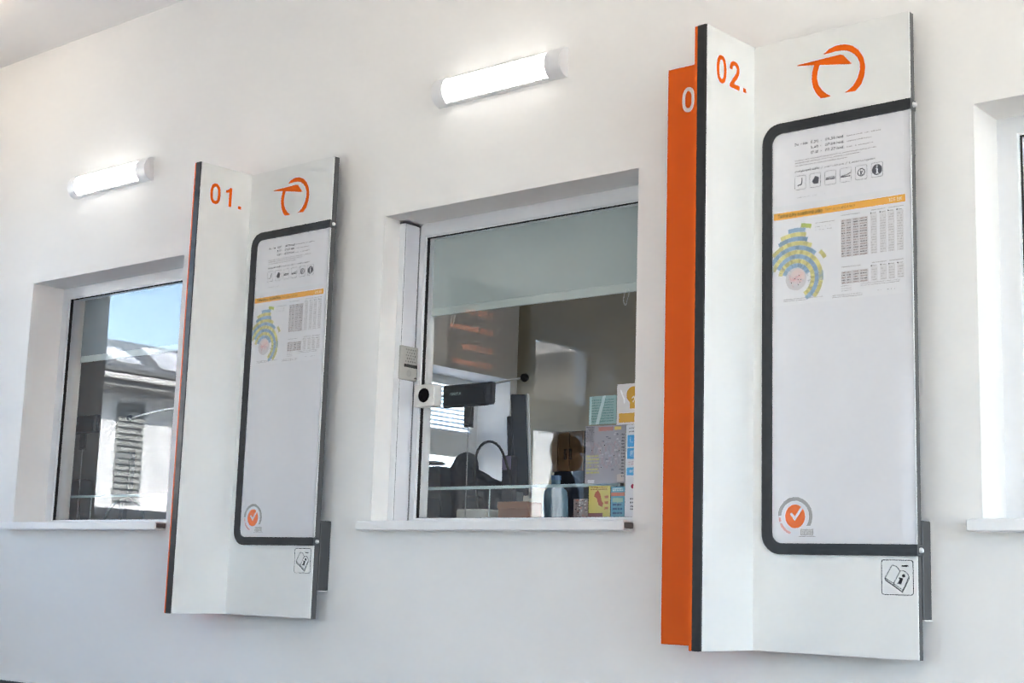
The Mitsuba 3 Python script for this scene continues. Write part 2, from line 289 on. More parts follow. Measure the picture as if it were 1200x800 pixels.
def hours_print():
    y0, h, out = PY, 0.0080, []
    def t(s, x, z, hh=h, c=(0.07, 0.07, 0.09), wd=None): out.append((txt(s, hh, wd, 0.0003, True, x, z), c))
    t('Po - Ne', -2.125, 2.020, wd=0.044)
    for z, a, b in ((2.020, '5.20', '05.25 hod.'), (2.003, '5.40', '07.05 hod.'), (1.986, '07.30', '07.37 hod.')):
        t(a, -2.070, z, wd=0.026); t('-', -2.037, z); t(b, -2.020, z, wd=0.064)
    faint = (0.42, 0.41, 0.43)
    for z, x1 in ((2.020, -1.835), (2.003, -1.865), (1.985, -1.86)): out.append((flat(unary_union(dashes(-1.948, x1, z + 0.001, 0.003, fill=0.9)), 0.0003), faint))
    for z, x1 in ((1.970, -1.85), (1.962, -1.90), (1.953, -1.945)): out.append((flat(unary_union(dashes(-2.125, x1, z, 0.0028)), 0.0003), faint))
    t('Poskytované služby', -2.125, 1.9335, 0.0066, (0.12, 0.12, 0.14), 0.086)
    t('/ services / Leistungen', -2.035, 1.9335, 0.0055, (0.32, 0.32, 0.34), 0.18)
    out.append((flat(unary_union(dashes(-2.125, -2.02, 1.850, 0.0022, fill=0.6)), 0.0003), (0.5, 0.5, 0.52)))
    g = (0.10, 0.10, 0.12)
    for i in range(6):
        x0, z0, s = -2.126 + i * 0.0517, 1.8765, 0.0385
        fr = rrect(x0, z0, x0 + s, z0 + 0.0455, 0.005).difference(rrect(x0 + 0.0011, z0 + 0.0011, x0 + s - 0.0011, z0 + 0.0444, 0.004))
        X = lambda a: x0 + a * s
        Z = lambda b: z0 + b * 0.0455
        if i == 0: ic = LineString([(X(.68), Z(.78)), (X(.62), Z(.36)), (X(.28), Z(.30))]).buffer(0.0017)
        elif i == 1: ic = Polygon([(X(.2), Z(.42)), (X(.52), Z(.8)), (X(.82), Z(.66)), (X(.8), Z(.24)), (X(.4), Z(.22))])
        elif i == 2: ic = unary_union([rect(X(.08), Z(.36), X(.92), Z(.44)), LineString([(X(.12), Z(.5)), (X(.3), Z(.5)), (X(.5), Z(.54)), (X(.88), Z(.5))]).buffer(0.0013)])
        elif i == 3: ic = unary_union([rect(X(.08), Z(.36), X(.92), Z(.43)), LineString([(X(.14), Z(.46)), (X(.6), Z(.5)), (X(.9), Z(.6))]).buffer(0.0013)])
        elif i == 4: ic = unary_union([Point(X(.5), Z(.5)).buffer(0.0128).difference(Point(X(.5), Z(.5)).buffer(0.0098)), *[affinity.translate(p, X(.5), Z(.5)) for p in (rect(-.004, -.0095, -.0015, .006), LineString([(-.003, .005), (.003, .004), (.003, 0), (-.002, -.001), (.004, -.009)]).buffer(.0011))]])
        else: ic = Point(X(.5), Z(.5)).buffer(0.0165).difference(unary_union([Point(X(.5), Z(.74)).buffer(0.0028), rect(X(.43), Z(.22), X(.57), Z(.62)), rect(X(.36), Z(.55), X(.5), Z(.62)), rect(X(.36), Z(.22), X(.64), Z(.28))]))
        out += [(flat(fr, 0.0003), (0.2, 0.2, 0.22)), (flat(ic, 0.0003), g)]
    m, c = colours(out)
    return front(m, PY - 0.0009), c
def map_print():
    out = []
    def r(x0, z0, x1, z1, c): out.append((flat(rect(x0, z0, x1, z1), 0.0003), c))
    r(-2.2, 1.788, -1.76, 1.810, (0.78, 0.40, 0.07))
    top = []
    top.append((txt('Tarifné zóny a cestovné lístky', 0.0115, 0.155, 0.0003, True, -2.185, 1.794), (0.16, 0.09, 0.02)))
    top.append((txt('Tariff zones and tickets', 0.0095, 0.10, 0.0003, False, -2.022, 1.7945), (0.36, 0.19, 0.05)))
    top.append((txt('IDS BK', 0.010, 0.042, 0.0003, True, -1.812, 1.794), (0.86, 0.70, 0.5)))
    blue, yel, lime = (0.27, 0.38, 0.50), (0.56, 0.52, 0.24), (0.48, 0.54, 0.18)
    c0 = (-2.122, 1.592)
    def band(r0, r1, a0, a1, col):
        n = max(2, int((a1 - a0) / 7))
        for k in range(n):
            t = np.radians(np.linspace(a0 + (a1 - a0) * k / n, a0 + (a1 - a0) * (k + 1) / n, 4))
            p = Polygon([(c0[0] + r1 * math.cos(q), c0[1] + r1 * math.sin(q)) for q in t] + [(c0[0] + r0 * math.cos(q), c0[1] + r0 * math.sin(q)) for q in t[::-1]])
            j = rng.uniform(0.8, 1.25)
            out.append((flat(p, 0.0003), tuple(min(.9, v * j) for v in col)))
    disc = Point(c0).buffer(0.036, 20)
    out.append((flat(disc, 0.0003), (0.60, 0.57, 0.58)))
    out.append((flat(Point(c0[0] + 0.006, c0[1] + 0.008).buffer(0.024, 16), 0.0004), (0.70, 0.58, 0.57)))
    spans = [(20, 160, blue), (-60, 165, yel), (-62, 150, blue), (-45, 158, yel), (48, 148, blue), (62, 135, yel), (72, 118, blue), (76, 112, yel), (78, 100, blue), (72, 84, lime)]
    for i, (a0, a1, col) in enumerate(spans): band(0.0365 + 0.0141 * i, 0.0365 + 0.0141 * (i + 1) - 0.0006, a0, a1, col)
    band(0.080, 0.0935, -8, 12, blue); band(0.108, 0.121, 30, 44, yel); band(0.085, 0.1, 150, 166, blue)
    for _ in range(150):        # place names and lines, too small to read
        a, q = math.radians(rng.uniform(-50, 160)), rng.uniform(0.036, 0.12)
        x, z = c0[0] + q * math.cos(a), c0[1] + q * math.sin(a)
        if a > 1.2 or q < 0.09: out.append((flat(rect(x, z, x + rng.uniform(.002, .007), z + 0.0012), 0.0006), (0.3, 0.3, 0.33)))
    for _ in range(26):
        a, q = rng.uniform(0, 6.28, 2), rng.uniform(0, .03, 2)
        out.append((flat(LineString([(c0[0] + q[k] * math.cos(a[k]), c0[1] + q[k] * math.sin(a[k])) for k in (0, 1)]).buffer(0.0004), 0.0006), (0.66, 0.3, 0.3) if rng.random() < .5 else (0.4, 0.4, 0.5)))
    # fare tables
    dk, gr, pale = (0.17, 0.16, 0.17), (0.46, 0.45, 0.46), (0.60, 0.59, 0.61)
    for z1, rows, head in ((1.760, 15, 1.772), (1.598, 5, 1.610)):
        step = 0.0079; z0 = z1 - rows * step
        r(-1.969, z0, -1.880, z1, pale)
        for x0 in (-1.872, -1.842, -1.816, -1.788): r(x0, z0, x0 + 0.0215, z1 + 0.004, (0.66, 0.65, 0.67))
        out.append((flat(unary_union(dashes(-1.969, -1.905, head, 0.0024)), 0.0005), gr))
        for x0 in (-1.872, -1.816): out.append((flat(unary_union(dashes(x0 + .004, x0 + 0.05, head + 0.003, 0.0024)), 0.0005), gr))
        for x0 in (-1.872, -1.842, -1.816, -1.788):
            out.append((flat(Point(x0 + .002, head - 0.005).buffer(0.0024), 0.0005), dk)); out.append((flat(rect(x0 + .006, head - 0.0065, x0 + .019, head - 0.004), 0.0005), gr))
        for k in range(rows):
            z = z1 - (k + 0.75) * step
            cells = dashes(-1.967, -1.955, z, 0.0034) + dashes(-1.950, -1.936, z, 0.0034) + dashes(-1.928, -1.912, z, 0.0034) + dashes(-1.906, -1.883, z, 0.0034)
            out.append((flat(unary_union(cells), 0.0005), dk if k % 2 else (0.32, 0.25, 0.24)))
            out.append((flat(unary_union([s for x0 in (-1.870, -1.840, -1.814, -1.786) for s in dashes(x0, x0 + 0.017, z, 0.0026, fill=0.85)]), 0.0005), gr))
    out.append((flat(unary_union([s for z in (1.553, 1.547) for s in dashes(-1.905, -1.78, z, 0.002)] + [s for z in (1.552, 1.544, 1.537) for s in dashes(-1.969, -1.935, z, 0.0018)]), 0.0004), gr))
    out.append((flat(unary_union([s for z in (1.523, 1.529) for s in dashes(-2.165, -2.09, z, 0.0022)] + [s for z in (1.519, 1.525) for s in dashes(-2.0, -1.9, z, 0.0022)] + dashes(-2.08, -2.03, 1.527, 0.0022) + dashes(-1.87, -1.77, 1.527, 0.0024, fill=.5) + dashes(-2.055, -1.99, 1.76, 0.0024) + dashes(-2.055, -2.0, 1.748, 0.002, fill=.6) + dashes(-2.055, -2.0, 1.738, 0.002, fill=.6)), 0.0004), gr))
    a, ca = colours(out); b, cb = colours(top)
    return join(front(a, PY - 0.0009), front(b, PY - 0.00105)), np.vstack([ca, cb])
HOURS, MAP = hours_print(), map_print()

def number_mesh(s, h, w):
    """'01.' or '02.' with a plain 1 and a square dot, h tall and w wide."""
    zero = txt('0', h, w * 0.32, 0.0008, True)
    if s[1] == '1':
        a, b, t = w * 0.49, w * 0.68, w * 0.085
        second = flat(Polygon([(b - t, 0), (b, 0), (b, h), (b - t * 0.75, h), (b - t * 1.2, h * 0.90), (a, h * 0.81), (a, h * 0.68), (b - t, h * 0.75)]), 0.0008)
    else: second = txt('2', h, w * 0.33, 0.0008, True, w * 0.44)
    return join(zero, second, flat(rect(w * 0.905, 0, w, h * 0.155), 0.0008))
def splay(m):
    m.vertices[:, 0] += 0.068 * np.clip(m.vertices[:, 1] - FE, 0, 0.28); return m      # the flap stands four degrees off square
def board(place, number, label, tag, group):
    b = thing('information_board', label, 'information board', None, place)
    body = unary_union([rect(PX0, PZ0, PX1, PZ1)])
    add('panel', bx(PX0, PX1, PY, PY + 0.006, PZ0, PZ1, 0.0008), 'm_plastic', (0.765, 0.765, 0.75), b)
    add('panel_core', bx(PX0, PX1 - 0.001, PY + 0.006, PY + 0.032, PZ0, PZ1), 'm_plastic', (0.08, 0.082, 0.085), b, label='dark grey back of the panel')
    add('flap', splay(bx(-2.2955, -2.290, FE + 0.004, PY + 0.006, PZ0, PZ1, 0.0008)), 'm_plastic', (0.765, 0.765, 0.75), b)
    add('flap_edge', splay(bx(-2.323, -2.2905, FE, FE + 0.03, PZ0, PZ1, 0.001)), 'm_plastic', (0.008, 0.009, 0.011), b, label='black front edge strip')
    add('flap_back', splay(bx(-2.335, -2.3235, FE + 0.003, PY + 0.006, PZ0, PZ1, 0.001)), 'm_satin', ORANGE, b, label='orange back of the flap')
    add('orange_panel', bx(-2.607, -2.312, PY, PY + 0.03, PZ0 + 0.003, PZ1 - 0.008, 0.0012), 'm_satin', ORANGE, b, label='orange panel behind the flap')
    add('number', front(number_mesh(number, 0.081, 0.152), PY - 0.0002, -2.549, 2.212), 'm_satin', (0.82, 0.80, 0.79), b, label='white number on orange')
    add('number', splay(east(number_mesh(number, 0.085, 0.160), -2.2898, -0.297, 2.211)), 'm_satin', ORANGE, b, label='orange number on the white flap')
    add('logo', front(flat(unary_union([Polygon(HOOK), Polygon(BEAK).union(Polygon(TAIL)).buffer(0)]), 0.0008), PY - 0.0002), 'm_satin', ORANGE, b, label='orange bird-like emblem')
    add('display_frame', front(flat(outer.difference(inner).intersection(rect(-3, 0, PX1 + 0.0035, 3)), 0.008), PY), 'm_plastic', (0.012, 0.014, 0.017), b, label='black rounded display frame')
    for z in (FZ0 + FB / 2, FZ1 - FB / 2):
        add('clip', bx(PX1 + 0.0005, PX1 + 0.004, PY - 0.006, PY + 0.03, z - FB / 2, z + FB / 2, 0.0006), 'm_plastic', (0.06, 0.065, 0.07), b)
        m = lathe([(0, 0), (0.0085, 0), (0.0085, 0.004), (0.006, 0.009), (0, 0.0105)], 16); m.apply_transform(trimesh.transformations.rotation_matrix(math.pi / 2, [0, 1, 0])); m.apply_translation([PX1 + 0.004, PY + 0.012, z])
        add('bolt', m, 'm_plastic', (0.7, 0.7, 0.7), b, smooth=40)
    add('backing_sheet', bx(-2.212, PX1, PY - 0.0004, PY, FZ0 + 0.012, FZ1 - 0.012), 'm_matte', (0.72, 0.72, 0.755), b)
    add('cover', front(trimesh.Trimesh([(-2.212, FZ0 + 0.012, 0), (PX1 - 0.001, FZ0 + 0.012, 0), (PX1 - 0.001, FZ1 - 0.012, 0), (-2.212, FZ1 - 0.012, 0)], [(0, 1, 2), (0, 2, 3)]), PY - 0.0065), 'm_cover', parent=b, label='clear cover over the notices')
    add('cover_edge', bx(PX1 - 0.0005, PX1 + 0.0012, PY - 0.0068, PY + 0.001, FZ0 + FB, FZ1 - FB), 'm_plastic', (0.55, 0.56, 0.58), b)
    st = add('sticker', front(flat(circ.difference(check), 0.0003), PY - 0.0005), 'm_satin', (0.80, 0.16, 0.03), b, label='round orange check-mark sticker')
    add('arch', front(flat(arch, 0.0003), PY - 0.0005), 'm_satin', (0.36, 0.355, 0.36), st)
    add('lettering', front(join(flat(redarc, 0.0003)), PY - 0.0005), 'm_satin', (0.7, 0.35, 0.33), st)
    bm, bc = colours([(flat(unary_union(base), 0.0003), (0.42, 0.41, 0.42)), (flat(rect(-2.116, 0.799, -2.060, 0.8012), 0.0003), (0.4, 0.39, 0.4)), (txt('BVSI', 0.013, 0.036, 0.0005, True, -2.1055, 0.806), (0.60, 0.60, 0.6))])
    add('badge', front(bm, PY - 0.0005), 'm_satin', bc, st)
    add('pictogram', front(flat(unary_union(pict), 0.0004), PY - 0.0001), 'm_satin', (0.02, 0.02, 0.025), b, label='black outlined brochure pictogram')
    h = add('brochure_holder', bx(PX1 - 0.13, PX1 + 0.003, PY + 0.033, -0.001, 0.568, 0.848, 0.002), 'm_plastic', (0.058, 0.062, 0.066), b, label='dark grey brochure holder')
    add('rim', bx(PX1 - 0.128, PX1 + 0.005, PY + 0.033, -0.001, 0.564, 0.568), 'm_plastic', (0.7, 0.7, 0.7), h)
    for z in (0.9, 1.9): add('wall_bracket', bx(-2.28, -2.0, PY + 0.032, 0, z, z + 0.05), 'm_metal', (0.4, 0.4, 0.4), b)
    n = thing('opening_hours_notice', f'white opening hours notice with six pictograms in the {tag} board', 'notice', 'opening hours notices', place)
    add('sheet', bx(-2.2, -1.762, PY - 0.0008, PY - 0.0004, 1.832, 2.066), 'm_matte', (0.74, 0.74, 0.775), n)
    add('print', HOURS[0], 'm_matte', HOURS[1], n)
    n = thing('zone_map_poster', f'fare zone map and price tables under an orange strip in the {tag} board', 'poster', 'fare zone posters', place)
    add('sheet', bx(-2.2, -1.762, PY - 0.0008, PY - 0.0004, 1.512, 1.816), 'm_matte', (0.74, 0.74, 0.77), n)
    add('print', MAP[0], 'm_matte', MAP[1], n)
S2 = T()
S1 = T().translate([-2.569, 0, 0.471 - 0.455 * 0.975]).scale([0.966, 1, 0.975])
board(S2, '02.', 'white folding information board numbered 02 with orange side panel, right of the middle window', 'large right', None)
board(S1, '01.', 'white folding information board numbered 01 between the far and the middle window', 'left', None)

# ---------------------------------------------------------------- on window 2: intercom, speaker box
k = thing('intercom', 'grey intercom plate with speaker holes and dark display on the cable channel', 'intercom')
ix = WINX[1] + 0.030
add('plate', bx(ix, ix + 0.013, 0.083, 0.197, 1.424, 1.562, 0.003), 'm_plastic', (0.42, 0.41, 0.385), k)
hs = []
for r in range(5):
    for c in range(4 if r % 2 else 5):
        m = trimesh.creation.cylinder(0.0030, 0.001, sections=8); m.apply_transform(trimesh.transformations.rotation_matrix(math.pi / 2, [0, 1, 0])); m.apply_translation([ix + 0.0133, 0.114 + 0.013 * c + (0.0065 if r % 2 else 0), 1.500 + 0.012 * r]); hs.append(m)
for m in hs: add('speaker_hole', m, 'm_satin', (0.12, 0.12, 0.11), k)
add('display', bx(ix + 0.0125, ix + 0.0136, 0.104, 0.180, 1.476, 1.489), 'm_plastic', (0.02, 0.02, 0.018), k)
m = lathe([(0, 0), (0.014, 0), (0.014, 0.001), (0.012, 0.0015), (0.011, 0.0008), (0, 0.0008)], 20); m.apply_transform(trimesh.transformations.rotation_matrix(math.pi / 2, [0, 1, 0])); m.apply_translation([ix + 0.013, 0.133, 1.452])
add('button', m, 'm_plastic', (0.36, 0.35, 0.33), k)
add('badge', bx(ix + 0.0125, ix + 0.0136, 0.166, 0.186, 1.434, 1.439), 'm_plastic', (0.03, 0.03, 0.03), k)
k = thing('speaker_box', 'small square white speaker box with a black round cone on the window frame', 'speaker')
add('case', bx(-3.963, -3.855, 0.148, 0.196, 1.316, 1.405, 0.003), 'm_plastic', (0.66, 0.655, 0.63), k)
sp = (-3.909, 1.361)
m = front(lathe([(0, 0.0005), (0.010, 0.0012), (0.020, 0.0008), (0.024, 0.0022), (0.0275, 0.0028), (0.0285, 0.0)], 28), 0.148, sp[0], sp[1])
add('cone', m, 'm_matte', (0.008, 0.008, 0.009), k, smooth=40)

# ---------------------------------------------------------------- notices stuck to window 2
def sheet_on_glass(name, label, cat, x0, z0, x1, z1, paper, prints, y=0.2072):
    k = thing(name, label, cat)
    add('sheet', bx(x0, x1, y - 0.0004, y + 0.0004, z0, z1), 'm_matte', paper, k)
    if prints:
        m, c = colours([(flat(s, 0.0003) if not isinstance(s, trimesh.Trimesh) else s, col) for s, col in prints])
        add('print', front(m, y - 0.0005), 'm_matte', c, k)
    return k
def scatter(x0, z0, x1, z1, n, cols, s=(0.004, 0.02)):
    out = []
    for _ in range(n):
        a, b = rng.uniform(*s), rng.uniform(s[0] * .4, s[1] * .45); x, z = rng.uniform(x0, x1 - a), rng.uniform(z0, z1 - b)
        out.append((rect(x, z, x + a, z + b), cols[rng.integers(len(cols))]))
    return out
def lines(x0, x1, z1, z0, n, h, col, **kw): return [(unary_union(dashes(x0, x1, z, h, **kw)), col) for z in np.linspace(z1, z0, n)]
sheet_on_glass('coloured_notice', 'pale teal notice in a wavy clear sleeve beside the bulb notice', 'notice', -3.130, 1.213, -3.008, 1.317, (0.26, 0.40, 0.39),
               lines(-3.118, -3.02, 1.300, 1.222, 9, 0.004, (0.14, 0.26, 0.25)))
add('sleeve_fold', front(flat(Polygon([(-3.10, 1.213), (-3.085, 1.213), (-3.055, 1.317), (-3.068, 1.317)]), 0.0004), 0.2063), 'm_matte', (0.48, 0.60, 0.60), 'coloured_notice', label='pale fold of the sleeve')
add('margin', front(flat(rect(-3.128, 1.213, -3.118, 1.315), 0.0003), 0.2063), 'm_matte', (0.42, 0.58, 0.58), 'coloured_notice')
bulb = unary_union([Point(-2.928, 1.312).buffer(0.030), rect(-2.943, 1.262, -2.913, 1.30)])
sheet_on_glass('bulb_notice', 'white notice with a yellow light bulb shape at the window edge', 'notice', -3.000, 1.206, -2.852, 1.353, (0.72, 0.69, 0.69),
               [(LineString([(-2.983, 1.33), (-2.975, 1.31), (-2.968, 1.30), (-2.968, 1.285)]).buffer(0.003), (0.9, 0.9, 0.92)), (LineString([(-2.934, 1.300), (-2.926, 1.306), (-2.922, 1.296), (-2.93, 1.286)]).buffer(0.0022), (0.85, 0.8, 0.7))] + [(txt('INFO', 0.010, 0.05, 0.0005, True, -2.975, 1.225), (0.72, 0.5, 0.25))][:0], 0.1985)
add('bulb', front(flat(bulb, 0.0002), 0.1980), 'm_matte', (0.62, 0.36, 0.07), 'bulb_notice', label='yellow light bulb shape')
add('banner', front(flat(rect(-2.99, 1.214, -2.862, 1.247), 0.0003), 0.1980), 'm_matte', (0.66, 0.39, 0.10), 'bulb_notice', label='yellow band')
sheet_on_glass('map_poster', 'large lilac network map poster in the middle of the glass notices', 'poster', -3.143, 0.998, -2.966, 1.208, (0.34, 0.33, 0.37),
               lines(-3.139, -3.105, 1.202, 1.15, 9, 0.0035, (0.1, 0.1, 0.12)) + lines(-3.138, -3.08, 1.095, 1.035, 6, 0.006, (0.48, 0.46, 0.16), fill=.9)
               + [(LineString(np.c_[np.linspace(-3.12, -2.99, 8), 1.10 + .05 * np.sin(np.arange(8) * 1.3 + j)]).buffer(0.0008), (0.26, 0.26, 0.31) if j % 2 else (0.40, 0.28, 0.31)) for j in range(7)]
               + scatter(-3.09, 1.04, -2.975, 1.19, 40, [(0.5, 0.49, 0.52), (0.2, 0.2, 0.24), (0.4, 0.4, 0.46)], (0.003, 0.016)) + [(rect(-3.085, 1.188, -3.02, 1.203), (0.45, 0.22, 0.2)), (rect(-3.015, 1.190, -2.985, 1.202), (0.6, 0.45, 0.14)), (rect(-3.0, 1.003, -2.97, 1.03), (0.5, 0.44, 0.42)), (rect(-3.13, 1.0, -3.10, 1.012), (0.62, 0.62, 0.68))] + lines(-2.982, -2.969, 1.17, 1.02, 14, 0.005, (0.12, 0.12, 0.14)))
chili = Polygon([(-3.100, 0.952), (-3.088, 0.946), (-3.078, 0.920), (-3.062, 0.914), (-3.058, 0.926), (-3.066, 0.936), (-3.072, 0.960), (-3.082, 0.974), (-3.094, 0.966)])
sheet_on_glass('yellow_flyer', 'yellow flyer with a red-brown bird shape low in the window', 'flyer', -3.124, 0.868, -3.028, 0.990, (0.58, 0.50, 0.13),
               [(chili, (0.42, 0.10, 0.04)), (rect(-3.124, 0.876, -3.06, 0.892), (0.24, 0.10, 0.09))] + [(rect(-3.052, z, -3.036, z + .009), (0.45, 0.13, 0.05)) for z in (.905, .925, .945)] + lines(-3.115, -3.04, 0.983, 0.975, 2, 0.004, (0.35, 0.2, 0.05)))
sheet_on_glass('blue_flyer', 'blue flyer with a red band right of the yellow flyer', 'flyer', -3.024, 0.868, -2.965, 0.986, (0.13, 0.33, 0.45),
               [(rect(-3.024, 0.952, -2.965, 0.965), (0.5, 0.2, 0.14)), (rect(-3.018, 0.93, -2.972, 0.945), (0.35, 0.5, 0.4))] + lines(-3.016, -2.975, 0.918, 0.888, 3, 0.007, (0.06, 0.14, 0.24)) + lines(-3.018, -2.972, 0.976, 0.970, 2, 0.004, (0.6, 0.66, 0.68)))
strip = [(rrect(-2.951, 1.125, -2.909, 1.168, .003), (0.10, 0.36, 0.66)), (rrect(-2.951, 1.082, -2.909, 1.121, .003), (0.10, 0.36, 0.66)), (rect(-2.938, 1.09, -2.920, 1.112), (0.6, 0.7, 0.8)), (rrect(-2.941, 1.14, -2.919, 1.162, .003).difference(rect(-2.937, 1.144, -2.923, 1.162)), (0.65, 0.74, 0.82)),
         (rrect(-2.952, 1.024, -2.905, 1.052, .004), (0.12, 0.40, 0.68)), (rect(-2.940, 1.033, -2.912, 1.043), (0.6, 0.7, 0.8)), (Point(-2.925, 0.985).buffer(0.008), (0.35, 0.05, 0.1)), (rect(-2.920, 0.955, -2.912, 0.968), (0.2, 0.06, 0.1))] + lines(-2.945, -2.91, 1.19, 1.178, 2, 0.004, (0.3, 0.3, 0.32)) + lines(-2.948, -2.91, 1.07, 1.062, 2, 0.002, (0.6, 0.3, 0.32)) + [(txt('24', 0.012, None, 0.0005, True, -2.935, 0.928), INK), (txt('h', 0.012, None, 0.0005, True, -2.928, 0.902), INK)][:0] + lines(-2.936, -2.912, 0.938, 0.925, 2, 0.006, (0.15, 0.15, 0.17)) + lines(-2.934, -2.912, 0.912, 0.902, 2, 0.005, (0.08, 0.08, 0.1))
sheet_on_glass('payment_sticker_strip', 'white strip with blue payment pictograms at the right window edge', 'sticker', -2.958, 0.868, -2.852, 1.205, (0.70, 0.71, 0.75), strip, 0.199)
sheet_on_glass('small_flyer', 'dark patterned little flyer left of the yellow flyer', 'flyer', -3.192, 0.868, -3.127, 0.944, (0.24, 0.20, 0.19), scatter(-3.19, .87, -3.129, .942, 40, [(0.5, 0.46, 0.42), (0.08, 0.07, 0.07), (0.4, 0.14, 0.1)], (0.004, 0.012)))

# roller blinds and their hooks
def blind(x, y, z, label):
    k = thing('roller_blind', label, 'blind', 'roller blinds of the ticket windows')
    x0, x1 = x + (0.062 if x > -5 else 0.09), x + WIDE - 0.05
    add('cloth', bx(x0, x1, y, y + 0.0012, z + 0.03, 2.05), 'm_matte', (0.40, 0.47, 0.47) if x > -5 else (0.22, 0.27, 0.29), k)
    add('hem_bar', bx(x0, x1, y - 0.003, y + 0.006, z, z + 0.034, 0.0025), 'm_matte', (0.48, 0.55, 0.54), k)
    m = tube([(x0, y + 0.02, 2.05), (x1, y + 0.02, 2.05)], 0.022, 16)
    add('roller', m, 'm_satin', (0.5, 0.5, 0.5), k, smooth=40)
blind(WINX[1], 0.226, 1.696, 'grey-green roller blind a third down in the middle ticket window')
blind(WINX[0], 0.255, 1.692, 'bluish roller blind a third down in the far left ticket window')
for x in (-3.828, -2.979):
    k = thing('blind_hook', 'clear loop hanging at the left end of the middle blind' if x < -3.5 else 'clear loop hanging at the right end of the middle blind', 'hook')
    add('loop', tube(curve([(x - 0.006, 0.222, 1.708), (x - 0.013, 0.218, 1.68), (x - 0.012, 0.218, 1.655), (x - 0.006, 0.217, 1.645), (x + 0.004, 0.217, 1.668), (x + 0.010, 0.218, 1.69), (x + 0.003, 0.222, 1.708)], 22), 0.0011, 6), 'm_plastic', (0.62, 0.63, 0.6), k, smooth=True)

# ---------------------------------------------------------------- the office behind the glass
k = thing('counter_desk', 'pale office counter behind the ticket windows, below the sills', 'desk')
add('worktop', bx(-7.2, 1.0, 0.33, 1.02, 0.74, 0.775, 0.003), 'm_satin', (0.55, 0.5, 0.44), k)
for x in (-7.18, -5.0, -2.0, 0.9): add('leg_panel', bx(x, x + 0.03, 0.36, 0.98, 0, 0.74), 'm_satin', (0.5, 0.46, 0.4), k)
def perspex(x, label):
    k = thing('counter_screen', label, 'screen', 'low clear screens behind the glass')
    add('sheet', front(trimesh.Trimesh([(x + 0.0, 0.775, 0), (x + 0.98, 0.775, 0), (x + 0.98, 1.003, 0), (x + 0.0, 1.003, 0)], [(0, 1, 2), (0, 2, 3)]), 0.335), 'm_cover', parent=k)
    add('edge', bx(x, x + 0.98, 0.332, 0.338, 0.998, 1.010), 'm_plastic', (0.42, 0.55, 0.58), k)
    add('edge', bx(x + 0.352, x + 0.355, 0.333, 0.338, 0.775, 1.003), 'm_plastic', (0.42, 0.5, 0.52), k)
perspex(-4.06, 'clear screen with bright top edge behind the middle ticket window')
perspex(-6.75, 'clear screen with bright top edge behind the far ticket window')

def display_unit(dx, label):
    k = thing('customer_display', label, 'display', 'customer displays on poles', T().translate([dx, 0, 0]))
    def tilt(m): return m
    add('case', bx(-4.058, -3.815, 0.42, 0.448, 1.349, 1.443, 0.006), 'm_matte', (0.007, 0.008, 0.01), k)
    add('side_grip', bx(-3.819, -3.786, 0.416, 0.45, 1.352, 1.444, 0.007), 'm_matte', (0.016, 0.018, 0.022), k)
    s = add('screen', bx(-4.046, -3.828, 0.4185, 0.421, 1.364, 1.432), 'm_matte', (0.004, 0.005, 0.006), k)
    add('reading', front(txt('0,00 EUR', 0.011, 0.06, 0.0005), 0.4186, -4.012, 1.398), 'm_matte', (0.25, 0.4, 0.38), s)
    add('stem', join(bx(-3.942, -3.90, 0.428, 0.446, 1.272, 1.35, 0.003), bx(-3.938, -3.93, 0.426, 0.448, 1.262, 1.274), bx(-3.912, -3.904, 0.426, 0.448, 1.262, 1.274)), 'm_satin', (0.02, 0.022, 0.025), k)
    add('pole', lathe([(0, 0), (0.028, 0), (0.028, 0.008), (0.008, 0.012), (0.0022, 0.016), (0.0022, 0.50), (0, 0.50)], 20, -3.921, 0.437, 0.775), 'm_satin', (0.25, 0.26, 0.27), k, smooth=40)
display_unit(0, 'black customer display on a pole behind the middle ticket window')
display_unit(-2.742, 'black customer display on a pole behind the far ticket window')
def mic(p, label):
    k = thing('microphone', label, 'microphone', 'gooseneck microphones')
    p = np.array(p)
    add('rod', tube(p, 0.0042, 8), 'm_metal', (0.82, 0.82, 0.8), k, smooth=True)
    m = trimesh.creation.icosphere(2, 0.0175); m.apply_translation(p[-1] + np.array([0.02, 0, 0.001]) * np.sign(p[-1][0] - p[0][0])); m.apply_scale([1, 1, 1])
    add('foam_ball', m, 'm_matte', (0.008, 0.008, 0.009), k, smooth=True)
mic(curve([(-4.19, 0.47, 1.396), (-3.96, 0.472, 1.424), (-3.791, 0.472, 1.446), (-3.677, 0.472, 1.456)], 14), 'microphone with black foam ball on a thin metal rod behind the middle window')
mic(curve([(-5.40, 0.30, 1.445), (-5.783, 0.35, 1.430), (-6.043, 0.35, 1.409), (-6.118, 0.35, 1.398)], 14), 'microphone with black foam ball behind the far ticket window')

k = thing('monitor', 'dark flat monitor seen nearly edge-on behind the middle window', 'monitor')
mm = trimesh.Trimesh()
def slab(x0, x1, y0, y1, z0, z1, tx):
    m = bx(x0, x1, y0, y1, z0, z1, 0.006); m.vertices[:, 0] += (m.vertices[:, 2] - z0) * tx; return m
def turned(m):
    m.apply_transform(trimesh.transformations.rotation_matrix(math.radians(39), [0, 0, 1], [-3.82, 0.70, 0])); return m
add('case', turned(slab(-3.872, -3.806, 0.70, 1.10, 1.02, 1.425, -0.06)), 'm_matte', (0.022, 0.028, 0.038), k)
add('bezel', turned(slab(-3.806, -3.792, 0.695, 1.11, 1.01, 1.43, -0.06)), 'm_plastic', (0.50, 0.53, 0.56), k, label='light grey bezel edge')
add('stand', turned(join(bx(-3.86, -3.83, 0.84, 0.94, 0.78, 1.1, 0.004), bx(-3.92, -3.76, 0.77, 1.0, 0.775, 0.79, 0.004))), 'm_satin', (0.04, 0.045, 0.05), k)
